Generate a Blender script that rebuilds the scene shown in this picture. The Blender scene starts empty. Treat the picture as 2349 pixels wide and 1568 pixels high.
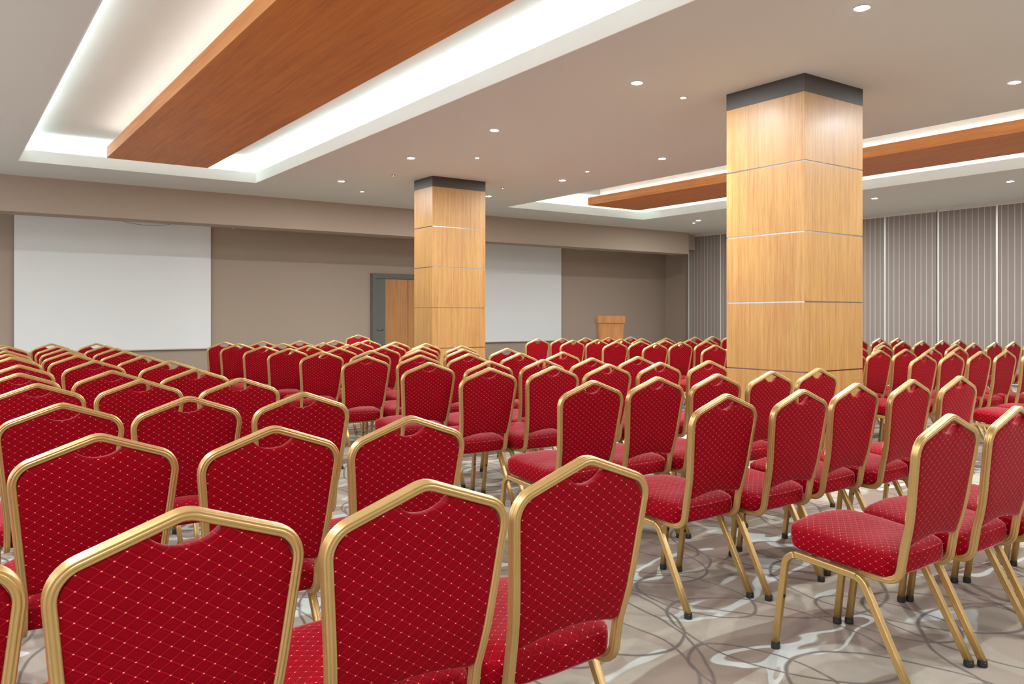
import bpy, bmesh, math, random
from mathutils import Vector, Matrix
random.seed(7)
scene = bpy.context.scene
COL = scene.collection

# ------------------------------------------------------------------ helpers
def tag(o, label=None, cat=None, group=None, kind=None):
    if label: o['label'] = label
    if cat: o['category'] = cat
    if group: o['group'] = group
    if kind: o['kind'] = kind
    return o

def empty(name, loc=(0, 0, 0), rz=0.0, **kw):
    o = bpy.data.objects.new(name, None); COL.objects.link(o)
    o.empty_display_size = 0.1
    o.location = loc; o.rotation_euler = (0, 0, rz)
    return tag(o, **kw)

def link(name, me, mat, parent=None, smooth=False, **kw):
    if mat is not None and not me.materials:
        me.materials.append(mat)
    if smooth:
        for p in me.polygons: p.use_smooth = True
    o = bpy.data.objects.new(name, me); COL.objects.link(o)
    if parent is not None: o.parent = parent
    return tag(o, **kw)

class MB:
    def __init__(self): self.v = []; self.f = []
    def box(self, x0, x1, y0, y1, z0, z1):
        n = len(self.v)
        self.v += [(x0,y0,z0),(x1,y0,z0),(x1,y1,z0),(x0,y1,z0),(x0,y0,z1),(x1,y0,z1),(x1,y1,z1),(x0,y1,z1)]
        self.f += [tuple(n+i for i in q) for q in ((0,3,2,1),(4,5,6,7),(0,1,5,4),(1,2,6,5),(2,3,7,6),(3,0,4,7))]
        return self
    def quad(self, a, b, c, d):
        n = len(self.v); self.v += [a, b, c, d]; self.f.append((n, n+1, n+2, n+3)); return self
    def cyl(self, c, r0, r1, z0, z1, n=24, cap=True):
        k = len(self.v)
        for r, z in ((r0, z0), (r1, z1)):
            for i in range(n):
                a = 2*math.pi*i/n; self.v.append((c[0]+r*math.cos(a), c[1]+r*math.sin(a), z))
        for i in range(n):
            j = (i+1) % n; self.f.append((k+i, k+j, k+n+j, k+n+i))
        if cap:
            self.f.append(tuple(k+i for i in range(n))[::-1]); self.f.append(tuple(k+n+i for i in range(n)))
        return self
    def mesh(self, name, bevel=0.0):
        me = bpy.data.meshes.new(name); me.from_pydata(self.v, [], self.f); me.update()
        bm = bmesh.new(); bm.from_mesh(me)
        if bevel > 0:
            bmesh.ops.bevel(bm, geom=list(bm.edges), offset=bevel, segments=2, affect='EDGES', profile=0.6)
        bmesh.ops.recalc_face_normals(bm, faces=bm.faces)
        bm.to_mesh(me); bm.free(); return me

def fillet(P, R, n=8):
    P = [Vector(p) for p in P]; out = [P[0]]
    for i in range(1, len(P)-1):
        a, b, c = P[i-1], P[i], P[i+1]
        u = (a-b).normalized(); v = (c-b).normalized()
        ang = u.angle(v)
        if R[i] <= 0 or ang > math.pi-1e-3: out.append(b); continue
        r = R[i]; t = r/math.tan(ang/2)
        cen = b+(u+v).normalized()*r/math.sin(ang/2)
        p0 = b+u*t-cen; p1 = b+v*t-cen; th = p0.angle(p1)
        for k in range(n+1):
            s = k/n
            out.append(cen+(p0*math.sin((1-s)*th)+p1*math.sin(s*th))/math.sin(th))
    out.append(P[-1]); return out

def resample(path, step):
    out = [path[0]]; 
    for a, b in zip(path[:-1], path[1:]):
        L = (b-a).length; k = max(1, int(math.ceil(L/step)))
        for i in range(1, k+1): out.append(a.lerp(b, i/k))
    return out

def section(hn, hb, n=28, groove=True):
    """tube section: rounded rectangle with two flutes on every side"""
    pts = []
    for i in range(n):
        a = 2*math.pi*i/n; c, s = math.cos(a), math.sin(a); e = 2/3.2
        x = math.copysign(abs(c)**e, c); y = math.copysign(abs(s)**e, s)
        pts.append([x, y])
    out = []
    for x, y in pts:
        g = 1.0
        if groove:
            for side, q in ((abs(y), x), (abs(x), y)):
                if side > 0.86:
                    g -= 0.21*math.exp(-((abs(q)-0.38)/0.12)**2)
        out.append((x*hn*g, y*hb*g))
    return out

def sweep(name, path, sec, n0, caps=True):
    """rotation minimising sweep; n0 = section x direction at the path's start"""
    path = [Vector(p) for p in path]; T = []
    for i in range(len(path)):
        a = path[max(0, i-1)]; b = path[min(len(path)-1, i+1)]; T.append((b-a).normalized())
    N = Vector(n0); N = (N-N.dot(T[0])*T[0]).normalized()
    V = []; F = []; m = len(sec)
    for i, p in enumerate(path):
        if i:
            q = T[i-1].rotation_difference(T[i]); N = q @ N; N = (N-N.dot(T[i])*T[i]).normalized()
        B = T[i].cross(N)
        for x, y in sec: V.append(tuple(p+N*x+B*y))
    for i in range(len(path)-1):
        for j in range(m):
            k = (j+1) % m; F.append((i*m+j, i*m+k, (i+1)*m+k, (i+1)*m+j))
    if caps:
        F.append(tuple(range(m))[::-1]); F.append(tuple((len(path)-1)*m+j for j in range(m)))
    me = bpy.data.meshes.new(name); me.from_pydata(V, [], F); me.update()
    bm = bmesh.new(); bm.from_mesh(me); bmesh.ops.recalc_face_normals(bm, faces=bm.faces); bm.to_mesh(me); bm.free()
    for p in me.polygons: p.use_smooth = len(p.vertices) == 4
    return me

# ------------------------------------------------------------------ materials
class NT:
    def __init__(self, name):
        self.m = bpy.data.materials.new(name); self.m.use_nodes = True
        self.t = self.m.node_tree; self.t.nodes.clear()
        self.out = self.n('ShaderNodeOutputMaterial'); self.b = self.n('ShaderNodeBsdfPrincipled')
        self.l(self.b.outputs[0], self.out.inputs[0])
    def n(self, t, **kw):
        x = self.t.nodes.new(t)
        for k, v in kw.items(): setattr(x, k, v)
        return x
    def l(self, a, b): self.t.links.new(a, b)
    def set(self, **kw):
        for k, v in kw.items():
            k = k.replace('_', ' ')
            if hasattr(v, 'is_linked') or hasattr(v, 'links'): self.l(v, self.b.inputs[k])
            else: self.b.inputs[k].default_value = v
        return self
    def math(self, op, a, b=None, c=None, clamp=False):
        x = self.n('ShaderNodeMath', operation=op, use_clamp=clamp)
        for i, v in enumerate((a, b, c)):
            if v is None: continue
            if isinstance(v, (int, float)): x.inputs[i].default_value = v
            else: self.l(v, x.inputs[i])
        return x.outputs[0]
    def mix(self, f, a, b):
        x = self.n('ShaderNodeMix', data_type='RGBA')
        for s, v in ((0, f), (6, a), (7, b)):
            if isinstance(v, (int, float)): x.inputs[s].default_value = v
            elif isinstance(v, tuple): x.inputs[s].default_value = (*v, 1) if len(v) == 3 else v
            else: self.l(v, x.inputs[s])
        return x.outputs[2]
    def noise(self, vec, scale, detail=3, rough=.5, dist=0.0):
        x = self.n('ShaderNodeTexNoise'); x.inputs['Scale'].default_value = scale
        x.inputs['Detail'].default_value = detail; x.inputs['Roughness'].default_value = rough
        x.inputs['Distortion'].default_value = dist
        if vec is not None: self.l(vec, x.inputs['Vector'])
        return x
    def mapping(self, vec, scale=(1,1,1), rot=(0,0,0), loc=(0,0,0)):
        x = self.n('ShaderNodeMapping'); x.inputs['Scale'].default_value = scale
        x.inputs['Rotation'].default_value = rot; x.inputs['Location'].default_value = loc
        self.l(vec, x.inputs[0]); return x.outputs[0]
    def coord(self, k='Object'): return self.n('ShaderNodeTexCoord').outputs[k]
    def ramp(self, f, stops, interp='LINEAR'):
        x = self.n('ShaderNodeValToRGB'); cr = x.color_ramp; cr.interpolation = interp
        while len(cr.elements) < len(stops): cr.elements.new(0.5)
        for e, (p, c) in zip(cr.elements, stops): e.position = p; e.color = (*c, 1)
        self.l(f, x.inputs[0]); return x.outputs[0]
    def bump(self, h, strength=.2, dist=.01):
        x = self.n('ShaderNodeBump'); x.inputs['Strength'].default_value = strength
        x.inputs['Distance'].default_value = dist; self.l(h, x.inputs['Height'])
        self.l(x.outputs[0], self.b.inputs['Normal']); return self

def s2l(r, g, b):
    f = lambda c: (c/255/12.92) if c/255 <= .04045 else ((c/255+.055)/1.055)**2.4
    return (f(r), f(g), f(b))

def m_glass():  # thin glass for the invented daylight openings
    t = NT('window_glass'); tr = t.n('ShaderNodeBsdfTransparent'); gl = t.n('ShaderNodeBsdfGlossy'); mx = t.n('ShaderNodeMixShader')
    gl.inputs['Roughness'].default_value = .02; mx.inputs[0].default_value = .06
    t.l(tr.outputs[0], mx.inputs[1]); t.l(gl.outputs[0], mx.inputs[2]); t.l(mx.outputs[0], t.out.inputs[0]); return t.m

def plain(name, col, rough=.6, metal=0.0, **kw):
    t = NT(name); t.set(Base_Color=(*col, 1), Roughness=rough, Metallic=metal, **kw); return t.m

def m_fabric():
    t = NT('red_fabric'); uv = t.coord('UV')
    sp = t.n('ShaderNodeSeparateXYZ'); t.l(uv, sp.inputs[0])
    a = t.math('DIVIDE', sp.outputs[0], .0382); b = t.math('DIVIDE', sp.outputs[1], .0262)
    p = t.math('ADD', a, b); q = t.math('SUBTRACT', a, b)
    dp = t.math('PINGPONG', p, .5); dq = t.math('PINGPONG', q, .5)     # 0 on a lattice line
    lp = t.math('SUBTRACT', 1.0, t.math('DIVIDE', dp, .095), clamp=True)
    lq = t.math('SUBTRACT', 1.0, t.math('DIVIDE', dq, .095), clamp=True)
    line = t.math('MAXIMUM', lp, lq)
    rr = t.math('SQRT', t.math('ADD', t.math('MULTIPLY', dp, dp), t.math('MULTIPLY', dq, dq)))
    dot = t.math('LESS_THAN', rr, .058)
    # a second small diamond pressed into every other cell
    cell = t.math('MINIMUM', dp, dq)
    inner = t.math('SUBTRACT', 1.0, t.math('DIVIDE', t.math('ABSOLUTE', t.math('SUBTRACT', cell, .135)), .045), clamp=True)
    nz = t.noise(t.mapping(t.coord('Object'), (1,1,1)), 900, 2).outputs[0]
    pile = t.noise(t.coord('Object'), 18, 3).outputs[0]
    base = t.mix(t.math('MULTIPLY', pile, .5), (0.205, 0.0002, 0.0045), (0.265, 0.0006, 0.0080))
    c = t.mix(t.math('MULTIPLY', line, .7), base, (0.41, 0.004, 0.018))
    c = t.mix(t.math('MULTIPLY', inner, .7), c, (0.125, 0.0003, 0.004))
    c = t.mix(t.math('MULTIPLY', dot, .9), c, (0.85, 0.50, 0.28))
    t.set(Base_Color=c, Roughness=.62, Sheen_Weight=.85, Sheen_Roughness=.21, Sheen_Tint=(1.0, .44, .48, 1))
    t.b.inputs['Specular IOR Level'].default_value = .06
    h = t.math('ADD', t.math('MULTIPLY', inner, -.6), t.math('MULTIPLY', nz, .25))
    t.bump(h, .35, .0015); return t.m

def m_gold():
    t = NT('gold_paint'); o = t.coord('Object')
    n1 = t.noise(o, 35, 3).outputs[0]
    c = t.mix(t.math('MULTIPLY', n1, .5), (0.56, 0.365, 0.140), (0.46, 0.29, 0.10))
    t.set(Base_Color=c, Metallic=.60, Roughness=.33, Coat_Weight=.25, Coat_Roughness=.25)
    return t.m

def m_wood(name, c0, c1, c2, axis='z', scale=1.0, rough=.48, coat=.04):
    t = NT(name); o = t.coord('Object')
    sc = {'z': (1, 1, .035), 'y': (1, .03, 1), 'x': (.03, 1, 1)}[axis]
    n1 = t.noise(t.mapping(o, sc), 160*scale, 4, .6).outputs[0]
    n2 = t.noise(t.mapping(o, sc, loc=(3, 1, 2)), 34*scale, 3, .55, .4).outputs[0]
    n3 = t.noise(o, 2.2, 2).outputs[0]
    f = t.math('ADD', t.math('MULTIPLY', n1, .5), t.math('MULTIPLY', n2, .5))
    c = t.ramp(f, [(.34, c0), (.5, c1), (.66, c2)])
    fl = t.noise(t.mapping(o, tuple(v*(1 if v == 1 else 1.6) for v in sc), loc=(7, 5, 1)), 120*scale, 1).outputs[0]
    dark = t.math('MULTIPLY', t.math('GREATER_THAN', fl, .70), .28)
    c = t.mix(dark, c, c0)
    c = t.mix(t.math('MULTIPLY', t.math('SUBTRACT', n3, .35, clamp=True), .7), c, c0)
    t.set(Base_Color=c, Roughness=rough, Coat_Weight=coat, Coat_Roughness=.25)
    t.bump(n1, .05, .001); return t.m

def m_weave(name, col, var=.06, rough=.85):
    t = NT(name); o = t.coord('Object')
    n = t.noise(t.mapping(o, (1, 1, .15)), 120, 2).outputs[0]; n2 = t.noise(t.mapping(o, (.15, .15, 1)), 120, 2).outputs[0]
    f = t.math('MULTIPLY', t.math('ADD', n, n2), .5)
    d = tuple(c*(1-var) for c in col); e = tuple(min(1, c*(1+var)) for c in col)
    t.set(Base_Color=t.mix(f, d, e), Roughness=rough); t.bump(f, .12, .001); return t.m

def m_carpet():
    t = NT('carpet'); o = t.coord('Object')
    warp = t.noise(o, 2.1, 2).outputs['Color']
    wv = t.n('ShaderNodeVectorMath', operation='MULTIPLY_ADD')
    t.l(warp, wv.inputs[0]); wv.inputs[1].default_value = (.09, .09, 0); t.l(o, wv.inputs[2])
    P = wv.outputs[0]
    rings = None
    for k, (cell, r, ang, dx, dy) in enumerate(((.98, .40, .3, .1, .4), (1.25, .36, 1.1, .55, .2), (.80, .30, .75, .45, .05), (1.9, .45, 1.5, .2, .7))):
        v = t.n('ShaderNodeTexVoronoi', voronoi_dimensions='2D', feature='F1'); v.inputs['Scale'].default_value = 1.0
        v.inputs['Randomness'].default_value = .12
        t.l(t.mapping(P, (1/cell*1.30, 1/cell*.80, 1), (0, 0, ang), (dx, dy, 0)), v.inputs['Vector'])
        w = .0075/cell
        d = t.math('ABSOLUTE', t.math('SUBTRACT', v.outputs['Distance'], r))
        g = t.math('SUBTRACT', 1.4, t.math('DIVIDE', d, w), clamp=True)
        rings = g if rings is None else t.math('MAXIMUM', rings, g)
    brk = t.noise(o, 9, 2).outputs[0]
    rings = t.math('MULTIPLY', rings, t.math('ADD', brk, .5, clamp=True))
    # leaf shaped patches, stretched and bent
    a = t.noise(t.mapping(P, (.55, 1.5, 1), (0, 0, .6)), 1.25, 1.2, .4, .9).outputs[0]
    b = t.noise(t.mapping(P, (1.7, .5, 1), (0, 0, .2), (4, 3, 0)), 1.35, 1.2, .4, 1.2).outputs[0]
    c_ = t.noise(t.mapping(P, (1.0, 2.2, 1), (0, 0, 2.1), (9, 2, 0)), 1.2, 1.0, .4, 1.3).outputs[0]
    brown = t.ramp(a, [(.53, (0,0,0)), (.545, (1,1,1))]); tan = t.ramp(b, [(.52, (0,0,0)), (.535, (1,1,1))])
    pale = t.ramp(c_, [(.575, (0,0,0)), (.585, (1,1,1)), (.635, (1,1,1)), (.645, (0,0,0))])
    fine = t.noise(o, 260, 3, .7).outputs[0]; mid = t.noise(o, 7, 4, .6).outputs[0]
    base = t.mix(mid, s2l(148, 139, 125), s2l(176, 167, 152))
    col = t.mix(t.math('MULTIPLY', tan, .75), base, s2l(152, 138, 124))
    col = t.mix(t.math('MULTIPLY', brown, .8), col, s2l(120, 100, 87))
    col = t.mix(t.math('MULTIPLY', pale, .85), col, s2l(196, 203, 200))
    col = t.mix(t.math('MULTIPLY', rings, .85), col, s2l(78, 66, 62))
    col = t.mix(t.math('MULTIPLY', fine, .35), col, s2l(105, 98, 90))
    t.set(Base_Color=col, Roughness=.95, Sheen_Weight=.1); t.b.inputs['Specular IOR Level'].default_value = .1
    t.bump(fine, .5, .004); return t.m

def m_curtain():
    t = NT('striped_blind'); o = t.coord('Object')
    sp = t.n('ShaderNodeSeparateXYZ'); t.l(o, sp.inputs[0])
    u = t.math('DIVIDE', t.math('ADD', sp.outputs[1], 50.0), .1085)
    d = t.math('PINGPONG', u, .5)
    st = t.math('SUBTRACT', 1.35, t.math('DIVIDE', d, .052), clamp=True)
    n = t.noise(t.mapping(o, (1, 1, .02)), 300, 2).outputs[0]
    base = t.mix(n, s2l(124, 112, 104), s2l(134, 123, 115))
    t.set(Base_Color=t.mix(t.math('MULTIPLY', st, .8), base, s2l(192, 190, 180)), Roughness=.8); t.bump(n, .1, .001); return t.m

def m_emit(name, col, strength):
    t = NT(name); t.set(Base_Color=(*col, 1)); t.b.inputs['Emission Color'].default_value = (*col, 1)
    t.b.inputs['Emission Strength'].default_value = strength; return t.m

M = dict(glass=m_glass(),
    fabric=m_fabric(), gold=m_gold(), rubber=plain('black_rubber', (.016, .017, .02), .45),
    wood=m_wood('oak_veneer', s2l(148, 101, 52), s2l(168, 126, 70), s2l(177, 140, 83)),
    plank=m_wood('brown_veneer', s2l(170, 96, 34), s2l(200, 120, 46), s2l(212, 134, 56), axis='y', scale=.6, rough=.5),
    lectern=m_wood('lectern_veneer', s2l(150, 96, 50), s2l(178, 118, 66), s2l(192, 134, 80), scale=.8),
    doorwood=m_wood('door_veneer', s2l(160, 104, 54), s2l(186, 130, 74), s2l(196, 144, 86)),
    steel=plain('steel', (.42, .40, .40), .25, 1.0), collar=plain('charcoal_paint', s2l(64, 57, 51), .55),
    wall=m_weave('taupe_wallpaper', s2l(168, 151, 135)), ceiling=plain('beige_ceiling_paint', (.67, .69, .655), .9),
    white=plain('white_paint', s2l(236, 238, 234), .85), carpet=m_carpet(), curtain=m_curtain(),
    screen=m_weave('screen_cloth', s2l(230, 232, 230), .02), rail=plain('white_metal', s2l(196, 190, 182), .5),
    grey=plain('grey_lacquer', s2l(98, 100, 93), .5), led=m_emit('cove_light', (.82, .96, 1.0), 21.0), led_board=m_emit('board_light', (.84, .96, 1.0), 7.0),
    down=m_emit('downlight_glow', (.88, .96, 1.0), 30.0), warm=m_emit('spot_glow', (1.0, .86, .68), 22.0),
    blue=m_emit('sensor_glow', (.80, .84, 1.0), 3.0), trimw=plain('lamp_trim', s2l(205, 200, 194), .5),
    seam=plain('track_metal', s2l(205, 205, 198), .4, .3))

# ------------------------------------------------------------------ room
ZC = 3.281; YB = 13.74; YW = 15.70; X0, X1, Y0 = -3.2, 15.75, -5.0
def struct(name, mb, mat, bevel=0.0): return link(name, mb.mesh(name, bevel), mat, kind='structure')
struct('floor', MB().box(X0-.2, 16.6, Y0-.2, YW+.6, -.1, 0), M['carpet'])
HOLES = ((.87, 3.98, -3.2, 12.42), (8.70, 12.20, -3.2, 12.44))
def ceiling():
    mb = MB(); z0, z1 = ZC, ZC+.012
    w = .012; xs = [X0-.2, HOLES[0][0]-w, HOLES[0][1]+w, HOLES[1][0]-w, HOLES[1][1]+w, 16.6]
    for a, b in ((0, 1), (2, 3), (4, 5)): mb.box(xs[a], xs[b], Y0-.2, YW+.6, z0, z1)
    for h in HOLES:
        mb.box(h[0]-w, h[1]+w, Y0-.2, h[2]-w, z0, z1); mb.box(h[0]-w, h[1]+w, h[3]+w, YW+.6, z0, z1)
    return mb
struct('ceiling', ceiling(), M['ceiling'])
for k, (xa, xb, ya, yb) in enumerate(HOLES):
    # lip around the opening, cove behind it and the raised white ceiling above
    lip = MB(); h = ZC+.157; w = .012
    lip.box(xa-w, xa, ya-w, yb+w, ZC+.0, h); lip.box(xb, xb+w, ya-w, yb+w, ZC+.0, h)
    lip.box(xa, xb, ya-w, ya, ZC+.0, h); lip.box(xa, xb, yb, yb+w, ZC+.0, h)
    struct('trim_%d' % (k+1), lip, M['white'])
    e = .24; top = ZC+.36; co = MB()
    co.box(xa-e, xb+e, ya-e, yb+e, top, top+.02)
    co.box(xa-e-.02, xa-e, ya-e, yb+e, ZC+.012, top); co.box(xb+e, xb+e+.02, ya-e, yb+e, ZC+.012, top)
    co.box(xa-e, xb+e, ya-e-.02, ya-e, ZC+.012, top); co.box(xa-e, xb+e, yb+e, yb+e+.02, ZC+.012, top)
    for q in ((xa-e, xa-w, ya-e, yb+e), (xb+w, xb+e, ya-e, yb+e), (xa-w, xb+w, ya-e, ya-w), (xa-w, xb+w, yb+w, yb+e)):
        co.box(*q, ZC+.012, ZC+.030)
    struct('ceiling', co, M['white'])
# walls
struct('wall_back', MB().box(X0-.2, 16.6, YW, YW+.2, 0, ZC), M['wall'])
def window_wall(name, n0, a, b, fixed, axis, spans, z0, z1):  # wall with invented openings that let world light in
    mb = MB()
    def bx(p, q, za, zb, d0=-.2, d1=0):
        if axis == 'x': mb.box(fixed+d0, fixed+d1, p, q, za, zb)
        else: mb.box(p, q, fixed+d0, fixed+d1, za, zb)
    bx(a, b, 0, z0); bx(a, b, z1, ZC); e = a
    for p, q in spans: bx(e, p, z0, z1); e = q
    bx(e, b, z0, z1); struct(name, mb, M['wall'])
    for k, (p, q) in enumerate(spans):
        f = MB(); t = .05
        for u0, u1, v0, v1 in ((p, p+t, z0, z1), (q-t, q, z0, z1), (p+t, q-t, z0, z0+t), (p+t, q-t, z1-t, z1), ((p+q)/2-t/2, (p+q)/2+t/2, z0+t, z1-t)):
            if axis == 'x': f.box(fixed-.12, fixed-.06, u0, u1, v0, v1)
            else: f.box(u0, u1, fixed-.12, fixed-.06, v0, v1)
        fr = struct('window_%d' % (n0+k), f, M['rail'])
        link('window_pane', MB().box(fixed-.093, fixed-.087, p+t, q-t, z0+t, z1-t).mesh('window_pane'), M['glass'], fr)
window_wall('wall_left', 1, Y0, YW, X0, 'x', [(-4.4+2.8*i, -4.4+2.8*i+2.4) for i in range(7)], .75, 3.0)  # unseen left wall; its windows are added to supply soft daylight
struct('wall_front', MB().box(X0-.2, 16.6, Y0-.2, Y0, 0, ZC), M['wall'])
wr = MB().box(X1, X1+.2, Y0, 14.32, 0, ZC).box(X1+.2, 16.26, 14.22, 14.32, 0, ZC).box(16.26, 16.46, 14.22, YW, 0, ZC)
struct('wall_right', wr, M['wall'])
struct('trim_3', MB().box(X0, 15.03, YB, YB+.45, 2.758, ZC), M['wall'])
struct('trim_4', MB().box(15.03, 16.26, YB+.28, YB+.45, 2.90, ZC), M['wall'])
bb = MB().box(X0, 7.45, YW-.012, YW, 0, .08).box(9.2, 16.26, YW-.012, YW, 0, .08)
struct('baseboard_back', bb, M['grey'])

# door on the back wall: grey frame, grey stile with lever, oak leaf panel
dm = MB()
dm.box(7.451, 7.559, YW-.06, YW+.0, 0, 2.145).box(9.09, 9.198, YW-.06, YW, 0, 2.145).box(7.559, 9.09, YW-.06, YW, 2.037, 2.145)
dm.box(7.475, 7.54, YW-.072, YW-.06, 0, 2.125).box(9.11, 9.175, YW-.072, YW-.06, 0, 2.125).box(7.54, 9.11, YW-.072, YW-.06, 2.060, 2.125)
door = struct('door_1', dm, M['grey'])
link('door_leaf', MB().box(7.783, 8.32, YW-.034, YW-.006, .01, 2.03).mesh('door_leaf', .002), M['doorwood'], door, label='oak door leaf')
link('door_leaf', MB().box(8.33, 9.088, YW-.034, YW-.006, .01, 2.03).mesh('door_leaf', .002), M['doorwood'], door)
st_ = link('door_stile', MB().box(7.561, 7.779, YW-.040, YW-.004, .01, 2.035).mesh('door_stile', .002), M['grey'], door, label='grey door stile')
hp = fillet([(7.60, YW-.040, .955), (7.60, YW-.085, .955), (7.72, YW-.085, .950)], [0, .015, 0])
link('door_handle', sweep('door_handle', hp, section(.009, .009, 14, False), (0, 0, 1)), M['steel'], st_, label='steel lever handle')

# ------------------------------------------------------------------ columns
JZ = [.180, .7736, 1.3668, 1.9594, 2.552, 3.136]
def column(x, y, w, d, label):
    r = empty('clad_column', (x+w/2, y+d/2, 0), label=label, cat='column', group='oak clad columns')
    hw, hd = w/2, d/2
    def part(nm, mb, mat, bevel=0.0, **kw): return link(nm, mb.mesh(nm, bevel), mat, r, **kw)
    part('base_plinth', MB().box(-hw+.006, hw-.006, -hd+.006, hd-.006, 0, .180), M['steel'], 0, label='metal plinth at the foot')
    for a, b in zip(JZ[:-1], JZ[1:]):
        part('wood_panel', MB().box(-hw, hw, -hd, hd, a+.006, b-.006), M['wood'], .0015)
    for z in JZ[1:-1]:
        part('metal_strip', MB().box(-hw+.004, hw-.004, -hd+.004, hd-.004, z-.006, z+.006), M['steel'], label='thin steel joint strip')
    part('metal_strip', MB().box(-hw+.004, hw-.004, -hd+.004, hd-.004, .180, .186), M['steel'])
    part('ceiling_collar', MB().box(-hw-.001, hw+.001, -hd-.001, hd+.001, 3.130, ZC), M['collar'], 0, label='charcoal band under the ceiling')
column(5.923, 4.13, .8555, .8233, 'large square oak-clad column standing right of centre, nearest the camera')
column(5.866, 10.288, .92, .55, 'smaller oak-clad column farther back, in front of the door')

# ------------------------------------------------------------------ hanging wood ceiling panels
for (xa, xb, ya, yb, lab) in ((1.78, 3.04, -2.4, 11.55, 'long brown wood ceiling panel hanging in the left white recess'),
                              (9.78, 11.06, -2.4, 11.40, 'long wood ceiling panel in the right recess, seen past the large column')):
    r = empty('ceiling_panel', ((xa+xb)/2, (ya+yb)/2, ZC), label=lab, cat='ceiling panel', group='wood ceiling panels')
    hw, hd = (xb-xa)/2, (yb-ya)/2
    link('panel_board', MB().box(-hw, hw, -hd, hd, 0, .142).mesh('panel_board', .003), M['plank'], r)
    link('mounting_block', MB().box(-hw+.16, hw-.16, -hd+.16, hd-.16, .135, .36).mesh('mounting_block'), M['white'], r, label='white hanger above the board')
    s = MB()
    for q in ((-hw+.13, -hw+.14), (hw-.14, hw-.13)): s.box(q[0], q[1], -hd+.13, hd-.13, .150, .162)
    for q in ((-hd+.13, -hd+.14), (hd-.14, hd-.13)): s.box(-hw+.14, hw-.14, q[0], q[1], .150, .162)
    link('light_strip', s.mesh('light_strip'), M['led_board'], r, label='white light strip on top of the board')
for k, (xa, xb, ya, yb) in enumerate(HOLES):
    s = MB(); z0, z1 = ZC+.128, ZC+.140; e = .035
    s.box(xa-e-.012, xa-e, ya-e, yb+e, z0, z1); s.box(xb+e, xb+e+.012, ya-e, yb+e, z0, z1)
    s.box(xa-e, xb+e, ya-e-.012, ya-e, z0, z1); s.box(xa-e, xb+e, yb+e, yb+e+.012, z0, z1)
    link('cove_light', s.mesh('cove_light'), M['led'], label='white light strip hidden in the edge of the %s ceiling recess' % ('left', 'right')[k],
         cat='cove light', group='cove light strips')

# ------------------------------------------------------------------ ceiling lamps
def disc_light(x, y, r, power, col, spread=3.1416):
    l = bpy.data.lights.new('downlight', 'AREA'); l.shape = 'DISK'; l.size = r*2; l.energy = power; l.color = col; l.spread = spread
    o = bpy.data.objects.new('lamp_light', l); COL.objects.link(o); return o
def downlight(x, y, label, power):
    r = empty('ceiling_downlight', (x, y, ZC), label=label, cat='ceiling light', group='round white downlights')
    link('lamp_trim', MB().cyl((0, 0), .056, .050, -.004, 0.0, 28).mesh('lamp_trim'), M['trimw'], r, label='thin round rim')
    link('lamp_lens', MB().cyl((0, 0), .045, .045, -.0065, -.0041, 28).mesh('lamp_lens'), M['down'], r, label='glowing white lens')
    o = disc_light(x, y, .045, power, (.93, .97, 1.0)); o.parent = r; o.location = (0, 0, -.012)
def spot(x, y, label, power, rr=.045):
    r = empty('ceiling_spotlight', (x, y, ZC), label=label, cat='spotlight', group='small warm spotlights')
    link('lamp_trim', MB().cyl((0, 0), rr, rr-.004, -.004, 0, 24).mesh('lamp_trim'), M['trimw'], r)
    link('lamp_lens', MB().cyl((0, 0), .022, .022, -.0065, -.0041, 24).mesh('lamp_lens'), M['warm'], r, label='warm glowing bulb')
    o = disc_light(x, y, .022, power, (1, .84, .62), 1.2); o.parent = r; o.location = (0, 0, -.012)
OW = ['first', 'second', 'third', 'fourth', 'fifth', 'sixth', 'seventh', 'eighth', 'ninth', 'tenth', 'eleventh']
PW = 42.0
for i, y in enumerate((3.04, 5.15, 7.37, 9.29, 11.5)):
    downlight(4.98, y, 'round white downlight, %s from the camera in the row beside the left recess' % OW[i], PW)
for i, y in enumerate((3.24, 5.35, 7.45, 9.5, 11.5)):
    downlight(7.65, y, 'round white downlight, %s from the camera in the row behind the large column' % OW[i], PW)
for i, y in enumerate((5.67, 7.85, 9.85, 11.84)):
    downlight(13.25, y, 'round white downlight, %s from the right in the row near the striped blinds' % OW[i], PW)
for y in (.9, -1.2, -3.3): 
    for x in (4.98, 7.65, 13.25): downlight(x, y, 'round white downlight behind the camera', PW)  # extra lamps added out of view to light the room from behind
for y in (-3.3, -1.2, .9, 3.1, 5.2, 7.4, 9.4, 11.5): downlight(-.9, y, 'round white downlight beyond the left edge of the picture', PW)  # unseen lamp row added to light the left side
downlight(13.25, 3.5, 'round white downlight beyond the right edge of the picture', PW)  # one more lamp added out of view on the right
spot(5.67, 5.25, 'small warm spotlight nearest the camera, left of the large column', 9)
spot(5.67, 8.79, 'small warm spotlight in front of the smaller column, to its upper right', 9)
spot(5.67, 12.25, 'small warm spotlight left of the smaller column, near the beam', 9)
spot(7.47, 8.72, 'small warm spotlight between the two columns, above the aisle', 9)
spot(13.52, 12.21, 'small warm spotlight near the far corner, beside a white downlight', 9)
for x, y, lab in ((5.39, 10.59, 'tiny bluish ceiling sensor left of the smaller column'), (7.34, 10.63, 'tiny bluish ceiling sensor right of the smaller column')):
    r = empty('ceiling_sensor', (x, y, ZC), label=lab, cat='sensor', group='tiny ceiling sensors')
    link('sensor_body', MB().cyl((0, 0), .026, .022, -.006, 0, 20).mesh('sensor_body'), M['collar'], r)
    link('sensor_light', MB().cyl((0, 0), .010, .010, -.009, -.0061, 16).mesh('sensor_light'), M['blue'], r)

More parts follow.
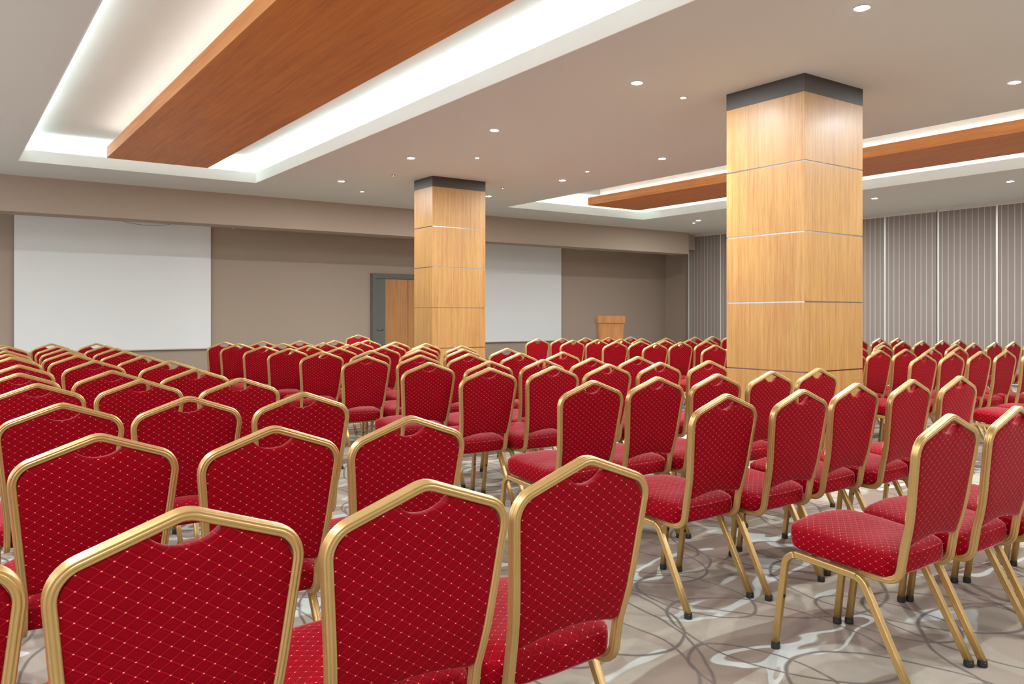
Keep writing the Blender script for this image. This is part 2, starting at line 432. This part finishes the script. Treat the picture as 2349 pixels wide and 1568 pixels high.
# ------------------------------------------------------------------ projection screens
def screen(xl, xr, label):
    r = empty('projection_screen', ((xl+xr)/2, YW-.06, .63), label=label, cat='projection screen', group='lowered white projection screens')
    h = (xr-xl)/2
    link('screen_cloth', MB().box(-h, h, -.003, .003, .02, 2.285).mesh('screen_cloth'), M['screen'], r)
    link('bottom_bar', MB().box(-h, h, -.012, .012, 0, .022).mesh('bottom_bar', .003), M['rail'], r)
    link('screen_housing', MB().box(-h-.07, h+.07, -.05, .0595, 2.283, 2.40).mesh('screen_housing', .0), M['rail'], r)
    return r
SC1 = screen(1.03, 4.17, 'large white projection screen lowered on the wall left of the door')
screen(9.45, 12.555, 'white projection screen lowered behind the smaller column, left of the lectern')
r = empty('screen_rail', (6.54, YW-.05, 2.90), label='thin brown rolled-up screen rail high on the wall above the door', cat='screen rail')
link('rail_body', MB().box(-1.94, 1.94, -.03, .048, 0, .06).mesh('rail_body', .006), M['wall'], r)
link('end_cap', MB().box(-1.96, -1.94, -.035, .048, -.005, .065).mesh('end_cap'), M['rail'], r)
link('wall_bracket', MB().box(13.07, 13.26, YW-.12, YW, 2.895, 2.915).mesh('wall_bracket', .003), M['rail'],
     label='small white bracket on the wall right of the second screen', cat='bracket')
cable = [Vector((-.05+1.0*t, -.075, 2.30-.07*(1-(2*t-1)**2))) for t in [i/20 for i in range(21)]]
link('cable', sweep('cable', cable, section(.003, .003, 8, False), (0, 0, 1)), M['collar'], SC1, label='thin dark cable sagging under the housing')

# ------------------------------------------------------------------ striped blinds on the right wall
bounds = [14.24, 13.20, 12.17, 11.11, 10.06, 9.00, 7.945, 6.888, 5.83, 4.77, 3.71, 2.65, 1.6]
for i, (a, b) in enumerate(zip(bounds[:-1], bounds[1:])):
    lab = 'striped taupe panel blind, %s' % ('nearest the far corner' if i == 0 else '%s from the far corner' % (OW[i] if i < 11 else 'twelfth'))
    x = 15.55+(.0 if i % 2 else .018)
    rr = empty('panel_blind', (x, a, 0), label=lab, cat='panel blind', group='striped panel blinds along the right wall')
    L = a-b
    link('blind_cloth', MB().box(-.003, .003, -L+.012, -.0, .03, ZC-.05).mesh('blind_cloth'), M['curtain'], rr)
    link('bottom_bar', MB().box(-.008, .008, -L+.012, 0, .018, .04).mesh('bottom_bar'), M['seam'], rr)
    link('edge_strip', MB().box(-.012, .006, -.030, .004, .03, ZC-.03).mesh('edge_strip', .002), M['seam'], rr, label='pale edge strip')
    link('top_carrier', MB().box(-.010, .010, -L+.012, 0, ZC-.052, ZC-.026).mesh('top_carrier'), M['trimw'], rr)
link('blind_track', MB().box(15.50, 15.60, 1.5, 14.26, ZC-.026, ZC).mesh('blind_track', .003), M['trimw'],
     label='slim white ceiling track carrying the striped blinds', cat='blind track')

# ------------------------------------------------------------------ lectern
def lectern():
    r = empty('lectern', (11.49, 12.70, 0), math.radians(-29), label='oak lectern with a slanted top box standing by the back wall', cat='lectern')
    # local -y faces the audience
    w0, w1, d0, d1 = .225, .262, .15, .17
    me = MB(); n = 0
    me.v = [(-w0,-d0,.04),(w0,-d0,.04),(w0,d0,.04),(-w0,d0,.04),(-w1,-d1,1.10),(w1,-d1,1.10),(w1,d1,1.10),(-w1,d1,1.10)]
    me.f = [(0,3,2,1),(4,5,6,7),(0,1,5,4),(1,2,6,5),(2,3,7,6),(3,0,4,7)]
    link('body', me.mesh('body', .004), M['lectern'], r)
    link('base', MB().box(-.27, .27, -.20, .20, 0, .04).mesh('base', .005), M['lectern'], r)
    t = MB(); t.v = [(-.285,-.20,1.10),(.285,-.20,1.10),(.285,.22,1.10),(-.285,.22,1.10),(-.285,-.20,1.245),(.285,-.20,1.245),(.285,.22,1.19),(-.285,.22,1.19),(-.285,-.02,1.245),(.285,-.02,1.245)]
    t.f = [(0,3,2,1),(0,1,5,4),(4,5,9,8),(8,9,6,7),(2,3,7,6),(1,2,6,9,5),(3,0,4,8,7)]
    link('top_box', t.mesh('top_box'), M['lectern'], r, label='box top with slanted reading side')
lectern()

# ------------------------------------------------------------------ the banquet chair
def lean(z): return (.915-z)*.13+max(0, .62-z)**2*.6
def back_path():
    P = [(0, .9110), (.2115, .8360), (.184, .57), (.174, .48)]
    full = [(-x, z) for x, z in P[::-1]]+P[1:]
    R = [0, .25, .060, .058, .060, .25, 0]
    f2 = fillet([(x, 0, z) for x, z in full], R, 9)
    f2 = resample(f2, .05)
    up = [Vector((p.x, lean(p.z), p.z)) for p in f2]
    hook = lambda s: fillet([(s*.174, lean(.48), .48), (s*.173, .088, .358), (s*.172, .335, .366)], [0, .048, 0], 7)
    L = hook(-1)[::-1]; Rr = hook(1)
    return L[:-1]+up+Rr[1:]
SEC = section(.0140, .0115, 48)
bp = back_path()
ME = {}
ME['back_frame'] = sweep('back_frame', bp, SEC, (0, 0, 1))

def side(s):
    # front foot -> rail -> rear foot
    return fillet([(s*.207, .545, .012), (s*.200, .500, .374), (s*.200, .205, .350), (s*.207, .030, .012)], [0, .055, .055, 0], 9)
def split(s):
    p = side(s); n = len(p)
    k1 = 8; k2 = n-1-8
    return p[:k1+1], p[k1:k2+1], p[k2:][::-1]
LSEC = section(.0135, .0128, 36)
for s, nm in ((-1, 'l'), (1, 'r')):
    f, ra, re = split(s)
    ME['leg_front_'+nm] = sweep('leg', resample(f, .12), LSEC, (0, 1, 0))
    ME['rail_'+nm] = sweep('seat_rail', ra, LSEC, (0, 0, 1))
    ME['leg_rear_'+nm] = sweep('leg', resample(re, .12), LSEC, (0, 1, 0))
def cap(x, y):
    mb = MB(); mb.cyl((x, y), .0165, .0175, 0, .006, 16, True); mb2 = mb
    mb.cyl((x, y), .0175, .0160, .006, .024, 16, True); return mb.mesh('foot_cap')
for s, nm in ((-1, 'l'), (1, 'r')):
    ME['cap_front_'+nm] = cap(s*.207, .544); ME['cap_rear_'+nm] = cap(s*.207, .034)
def stud(s):
    mb = MB(); n = 12; c = (s*.2040, .5085, .205)
    ring = [(0.0055, -.003), (.0055, .003), (.0025, .005)]
    for k, (r, h) in enumerate(ring):
        for i in range(n):
            a = 2*math.pi*i/n; mb.v.append((c[0]+r*math.cos(a), c[1]-h, c[2]+r*math.sin(a)*1.25))
    for k in range(2):
        for i in range(n): j = (i+1) % n; mb.f.append((k*n+i, k*n+j, (k+1)*n+j, (k+1)*n+i))
    mb.f.append(tuple(2*n+i for i in range(n))); return mb.mesh('stacking_stud')
ME['stud_l'] = stud(-1); ME['stud_r'] = stud(1)
def bars():
    mb = MB(); mb.box(-.190, .190, .40, .424, .352, .372).box(-.190, .190, .215, .239, .340, .362); return mb.mesh('cross_bar', .004)
ME['cross_bar'] = bars()

def set_uv(me, fn):
    uv = me.uv_layers.new(name='UVMap')
    for p in me.polygons:
        for li in p.loop_indices:
            uv.data[li].uv = fn(me.vertices[me.loops[li].vertex_index].co, p.normal)

def pad_mesh():
    P = [(0, .9110), (.2115, .8360), (.184, .57), (.174, .48)]
    full = P[1:]
    inner = [(x-.008, z-.0085) for x, z in fillet2([(0, .9110)]+full)]
    right = []
    # notch: shallow arc between x=0 and x=.066
    zt = .9110-.0625*.355-.0105
    for i in range(9):
        t = i/8; x = .0655*t; z = .8505+(zt-.8505)*(t**2.4); right.append((x, z))
    right += [(x, z) for x, z in inner if x > .078 and z > .50]
    right += [(.171, .497), (.166, .480), (.150, .4785), (.10, .4885), (.05, .496), (0, .4985)]
    left = [(-x, z) for x, z in right[1:-1]][::-1]
    out = right+left; n = len(out)
    V = []; F = []; cx, cz = 0, .68
    prof = [(1.0, .50), (.990, .74), (.965, .88), (.90, .95), (.75, 1.0), (.5, 1.0), (.22, 1.0)]
    rings = []
    def put(sc, b, sgn, B):
        base = len(V)
        for x, z in out:
            xx = cx+(x-cx)*sc; zz = cz+(z-cz)*sc
            V.append((xx, lean(zz)+sgn*b*B+.001, zz))
        return base
    fr = [put(sc, b, 1, .0235) for sc, b in prof]; rr_ = [put(sc, b, -1, .0125) for sc, b in prof]
    for i in range(n):
        j = (i+1) % n; F.append((fr[0]+i, fr[0]+j, rr_[0]+j, rr_[0]+i))
    for rg, flip in ((fr, False), (rr_, True)):
        for a, b in zip(rg[:-1], rg[1:]):
            for i in range(n):
                j = (i+1) % n; q = (a+i, a+j, b+j, b+i); F.append(q if flip else q[::-1])
        c = len(V); x0 = lean(cz)
        V.append((0, x0+(.0235 if not flip else -.0125)+.001, cz))
        for i in range(n):
            j = (i+1) % n; q = (rg[-1]+i, rg[-1]+j, c); F.append(q if flip else q[::-1])
    me = bpy.data.meshes.new('backrest'); me.from_pydata(V, [], F); me.update()
    bm = bmesh.new(); bm.from_mesh(me); bmesh.ops.recalc_face_normals(bm, faces=bm.faces); bm.to_mesh(me); bm.free()
    for p in me.polygons: p.use_smooth = True
    set_uv(me, lambda co, nn: (co.x, co.z-.008)); return me
def fillet2(P):
    f = fillet([(x, 0, z) for x, z in P], [0, .066, .25, 0, 0][:len(P)-1]+[0], 10)
    return [(p.x, p.z) for p in resample(f, .04)]
ME['backrest'] = pad_mesh()

def seat_mesh():
    # plan outline, rounded trapezoid with a bowed front
    base = [(-.196, .105), (-.213, .30), (-.214, .50), (0, .528), (.214, .50), (.213, .30), (.196, .105), (0, .098)]
    out3 = fillet([(0, .098, 0), (-.196, .105, 0), (-.213, .30, 0), (-.214, .503, 0), (0, .530, 0), (.214, .503, 0), (.213, .30, 0), (.196, .105, 0), (0, .098, 0)],
                  [0, .048, .9, .085, .6, .085, .9, .048, 0], 7)
    out = [(p.x, p.y) for p in resample(out3, .03)][:-1]; n = len(out)
    per = [0.0]
    for i in range(1, n): per.append(per[-1]+math.hypot(out[i][0]-out[i-1][0], out[i][1]-out[i-1][1]))
    cx, cy = 0, .31
    V = []; F = []; UV = []
    def zb(y): return .366+.030*max(0, min(1, (y-.1)/.4))      # underside follows the rail
    def crown(x, y): return .010*(1-(x/.22)**2)-.007*math.exp(-((y-.24)/.09)**2)*(1-(x/.24)**2)
    lay = [(.86, 0, 0), (.965, 0, 0.0), (.992, .12, 0), (1.0, .35, 0), (1.003, .6, 0), (.996, .88, 0), (.990, .945, 0), (.984, .935, 0), (.978, .965, 0), (.955, 1.02, .3), (.90, 1.10, .6), (.80, 1.16, .85), (.62, 1.2, 1), (.40, 1.2, 1), (.18, 1.2, 1)]
    rings = []
    for sc, h, cr in lay:
        b = len(V); rings.append(b)
        for i, (x, y) in enumerate(out):
            xx = cx+(x-cx)*sc; yy = cy+(y-cy)*sc; z0 = zb(yy); H = .076
            rear = .006*max(0, (.16-yy)/.06)
            V.append((xx, yy, z0+H*h+cr*crown(xx, yy)-rear*(h > .8)))
            UV.append((per[i], z0+H*h) if h < .95 and sc > .97 else (xx, yy))
    for a, b in zip(rings[:-1], rings[1:]):
        for i in range(n):
            j = (i+1) % n; F.append((a+i, a+j, b+j, b+i))
    c = len(V); V.append((cx, cy, zb(cy)+.076*1.2+crown(cx, cy))); UV.append((cx, cy))
    for i in range(n): F.append((rings[-1]+i, rings[-1]+(i+1) % n, c))
    F.append(tuple(range(n))[::-1])
    me = bpy.data.meshes.new('seat'); me.from_pydata(V, [], F); me.update()
    bm = bmesh.new(); bm.from_mesh(me); bmesh.ops.recalc_face_normals(bm, faces=bm.faces); bm.to_mesh(me); bm.free()
    for p in me.polygons: p.use_smooth = len(p.vertices) < 6
    uv = me.uv_layers.new(name='UVMap'); tot = per[-1]
    for p in me.polygons:
        ids = [me.loops[l].vertex_index for l in p.loop_indices]
        side_face = abs(p.normal.z) < .6 and all(UV[i] is not None for i in ids)
        for l, i in zip(p.loop_indices, ids):
            co = me.vertices[i].co
            if side_face and i < c:
                u = per[i % n]
                if u == 0 and any(per[k % n] > tot*.9 for k in ids): u = tot+.01
                uv.data[l].uv = (u, co.z)
            else: uv.data[l].uv = (co.x, co.y)
    return me
ME['seat'] = seat_mesh()

def make_chair():
    r = empty('banquet_chair')
    link('seat', ME['seat'], M['fabric'], r, label='red padded seat with dotted diamonds')
    link('backrest', ME['backrest'], M['fabric'], r, label='red padded back with a hand notch')
    link('back_frame', ME['back_frame'], M['gold'], r, label='gold fluted tube frame peaked at the top')
    for s in 'lr':
        for k in ('front', 'rear'):
            lg = link('leg', ME['leg_%s_%s' % (k, s)], M['gold'], r)
            link('foot_cap', ME['cap_%s_%s' % (k, s)], M['rubber'], lg, label='black rubber foot')
            if k == 'front': link('stacking_stud', ME['stud_'+s], M['rubber'], lg, smooth=False)
        link('seat_rail', ME['rail_'+s], M['gold'], r)
    link('cross_bar', ME['cross_bar'], M['gold'], r)
    return r
proto = make_chair()
def copy_chair(src, near):
    c = src.copy(); COL.objects.link(c)
    for ch in list(src.children):
        d = ch.copy(); COL.objects.link(d); d.parent = c
        if near:
            for g in ch.children:
                e = g.copy(); COL.objects.link(e); e.parent = d
    return c

ROWS = {
    'L1': [(-0.1, 1.49, 0.047), (0.352, 1.473, 0.047), (0.804, 1.441, 0.047), (1.256, 1.467, 0.048)],
    'L2': [(-0.1, 2.5, 0.026), (0.369, 2.534, 0.022), (0.826, 2.407, 0.022), (1.278, 2.387, 0.028)],
    'L3': [(-0.1, 3.5, 0.001), (0.387, 3.509, -0.003), (0.846, 3.499, -0.003), (1.298, 3.406, -0.005)],
    'L4': [(0.398, 4.598, 0.0), (0.868, 4.59, 0.0), (1.321, 4.377, 0.0)],
    'L5': [(0.387, 5.492, 0.0), (0.866, 5.433, 0.0), (1.326, 5.319, 0.0)],
    'L6': [(0.45, 6.411, 0.0), (0.957, 6.732, 0.0), (1.409, 6.376, 0.0)],
    'L7': [(0.491, 7.661, 0.0), (0.961, 7.695, 0.0), (1.413, 7.315, 0.0)],
    'L8': [(0.5, 8.312, 0.0), (0.98, 8.395, 0.0), (1.432, 8.29, 0.0)],
    'L9': [(0.536, 9.12, 0.0), (1.046, 9.329, 0.0), (1.498, 9.156, 0.0)],
    'L10': [(0.619, 10.375, 0.0), (1.071, 10.093, 0.0), (1.533, 10.033, 0.0)],
    'L11': [(0.605, 10.935, 0.0), (1.114, 11.123, 0.0), (1.568, 10.916, 0.0)],
    'M1': [(2.798, 1.384, 0.027), (3.25, 1.366, 0.027), (3.702, 1.361, 0.027), (4.169, 1.34, 0.027), (4.621, 1.33, 0.031)],
    'M2': [(2.74, 2.291, 0.037), (3.192, 2.237, 0.042), (3.708, 2.29, 0.042), (4.16, 2.256, 0.042), (4.612, 2.231, 0.042)],
    'M3': [(2.749, 3.162, 0.01), (3.201, 3.151, 0.011), (3.653, 3.121, 0.009), (4.105, 3.09, 0.013), (4.574, 3.088, 0.007)],
    'M4': [(2.878, 4.311, -0.012), (3.33, 4.225, -0.011), (3.782, 4.191, -0.018), (4.234, 4.139, -0.017), (4.685, 4.081, -0.007)],
    'M5': [(2.871, 5.077, -0.007), (3.323, 4.981, -0.004), (3.775, 4.918, -0.002), (4.227, 4.879, -0.002), (4.679, 4.828, -0.002)],
    'M6': [(2.899, 6.177, -0.004), (3.35, 6.09, -0.002), (3.802, 6.03, -0.002), (4.254, 5.886, -0.002), (4.706, 5.838, -0.002)],
    'M7': [(2.94, 7.221, -0.004), (3.392, 7.131, -0.002), (3.844, 6.995, -0.002), (4.296, 6.91, -0.002), (4.748, 6.8, -0.002)],
    'M8': [(2.943, 8.122, -0.014), (3.395, 7.904, -0.014), (3.847, 7.806, -0.014), (4.305, 7.769, -0.014), (4.757, 7.686, -0.014)],
    'M9': [(2.917, 8.843, 0.0), (3.409, 8.807, 0.0), (3.86, 8.735, 0.0), (4.312, 8.545, 0.0), (4.807, 8.585, 0.0)],
    'M10': [(2.953, 9.848, 0.0), (3.405, 9.603, 0.0), (3.888, 9.528, 0.0), (4.34, 9.468, 0.0), (4.792, 9.354, 0.0)],
    'M11': [(2.978, 10.525, 0.0), (3.47, 10.549, 0.0), (3.932, 10.437, 0.0), (4.384, 10.352, 0.0), (4.836, 10.27, 0.0)],
    'F1': [(7.1, 2.75, 0.0), (7.56, 2.78, 0.0)],
    'F2': [(7.019, 3.697, -0.011), (7.504, 3.693, -0.005), (7.956, 3.663, -0.005), (8.408, 3.634, -0.005), (8.86, 3.58, -0.005)],
    'F3': [(7.005, 4.359, -0.003), (7.457, 4.364, 0.001), (7.909, 4.355, -0.003), (8.361, 4.323, -0.003), (8.813, 4.277, -0.003)],
    'F4': [(6.973, 5.246, 0.0), (7.425, 5.27, 0.0), (7.877, 5.234, 0.0), (8.329, 5.125, 0.0), (8.781, 5.094, 0.0)],
    'F5': [(7.268, 6.244, 0.005), (7.72, 6.3, 0.002), (8.172, 6.282, 0.002), (8.624, 6.303, 0.002), (9.076, 6.274, 0.002)],
    'F6': [(7.174, 7.089, 0.011), (7.738, 7.199, 0.013), (8.19, 7.184, 0.011), (8.849, 7.099, 0.011), (9.301, 7.101, 0.011)],
    'F7': [(7.121, 7.751, 0.007), (7.573, 7.759, 0.003), (8.024, 7.759, 0.003), (8.476, 7.744, 0.003), (8.928, 7.784, 0.003)],
    'F8': [(7.118, 8.608, 0.008), (7.569, 8.61, 0.008), (8.021, 8.627, 0.008), (8.473, 8.66, 0.008), (8.925, 8.605, 0.008)],
    'F9': [(7.106, 9.39, 0.015), (7.558, 9.391, 0.015), (8.01, 9.384, 0.015), (8.462, 9.367, 0.015), (8.914, 9.358, 0.015)],
    'G1': [(9.816, 4.796, 0.0), (10.411, 4.865, 0.0), (10.863, 4.826, 0.0), (11.315, 4.799, 0.0), (11.767, 4.776, 0.0)],
    'G2': [(9.815, 5.689, 0.005), (10.267, 5.691, 0.005), (10.719, 5.674, 0.005), (11.171, 5.634, 0.005), (11.623, 5.631, 0.005)],
    'G3': [(10.679, 6.546, 0.0), (11.345, 6.64, 0.0), (11.797, 6.61, 0.0)],
    'G4': [(9.697, 8.735, 0.0), (10.307, 8.903, 0.0), (10.759, 8.916, 0.0)],
}

BN = {'L': ('left', 'banquet chairs of the left block'), 'M': ('centre', 'banquet chairs of the centre block'),
      'F': ('right', 'banquet chairs of the right block'), 'G': ('farthest right', 'banquet chairs of the farthest right block')}
CNT = {3: ['leftmost', 'middle', 'rightmost'], 4: ['leftmost', 'second from left', 'third from left', 'rightmost'],
       5: ['leftmost', 'second from left', 'third from left', 'fourth from left', 'rightmost'], 2: ['left', 'right']}
first = True
for key, row in ROWS.items():
    bname, grp = BN[key[0]]; rn = int(key[1:])
    for i, (x, y, rz) in enumerate(row):
        near = math.hypot(x, y) < 7.5
        c = proto if first else copy_chair(proto, near); first = False
        c.location = (x, y, 0); c.rotation_euler = (0, 0, rz)
        c['label'] = 'red gold-framed chair, %s in the %s nearest row of the %s block' % (CNT[len(row)][i], OW[rn-1], bname)
        c['category'] = 'chair'; c['group'] = grp
c = copy_chair(proto, False); c.location = (6.03, 13.20, 0); c.rotation_euler = (0, 0, math.radians(161))
c['label'] = 'single red chair beside the door, turned round to face the audience'; c['category'] = 'chair'
if 'group' in c: del c['group']

# ------------------------------------------------------------------ world, camera, view
w = bpy.data.worlds.new('world'); scene.world = w; w.use_nodes = True
w.node_tree.nodes['Background'].inputs[0].default_value = (.9, .95, 1, 1)
w.node_tree.nodes['Background'].inputs[1].default_value = 2.1
cam = bpy.data.cameras.new('camera'); co = bpy.data.objects.new('camera', cam); COL.objects.link(co)
cam.sensor_width = 36; cam.lens = 1862.3/2349*36; cam.shift_y = -(784-723.7)/2349
cam.clip_start = .02; cam.clip_end = 200
co.location = (0, 0, 1.25); co.rotation_euler = (math.radians(90), 0, -.6159)
scene.camera = co
vs = scene.view_settings; vs.view_transform = 'Standard'; vs.look = 'None'; vs.exposure = 0.78; vs.gamma = 1; vs.use_curve_mapping = False

scene.cycles.max_bounces = 10; scene.cycles.diffuse_bounces = 6; scene.cycles.glossy_bounces = 3
scene.cycles.use_denoising = True
scene.cycles.sample_clamp_indirect = 8.0
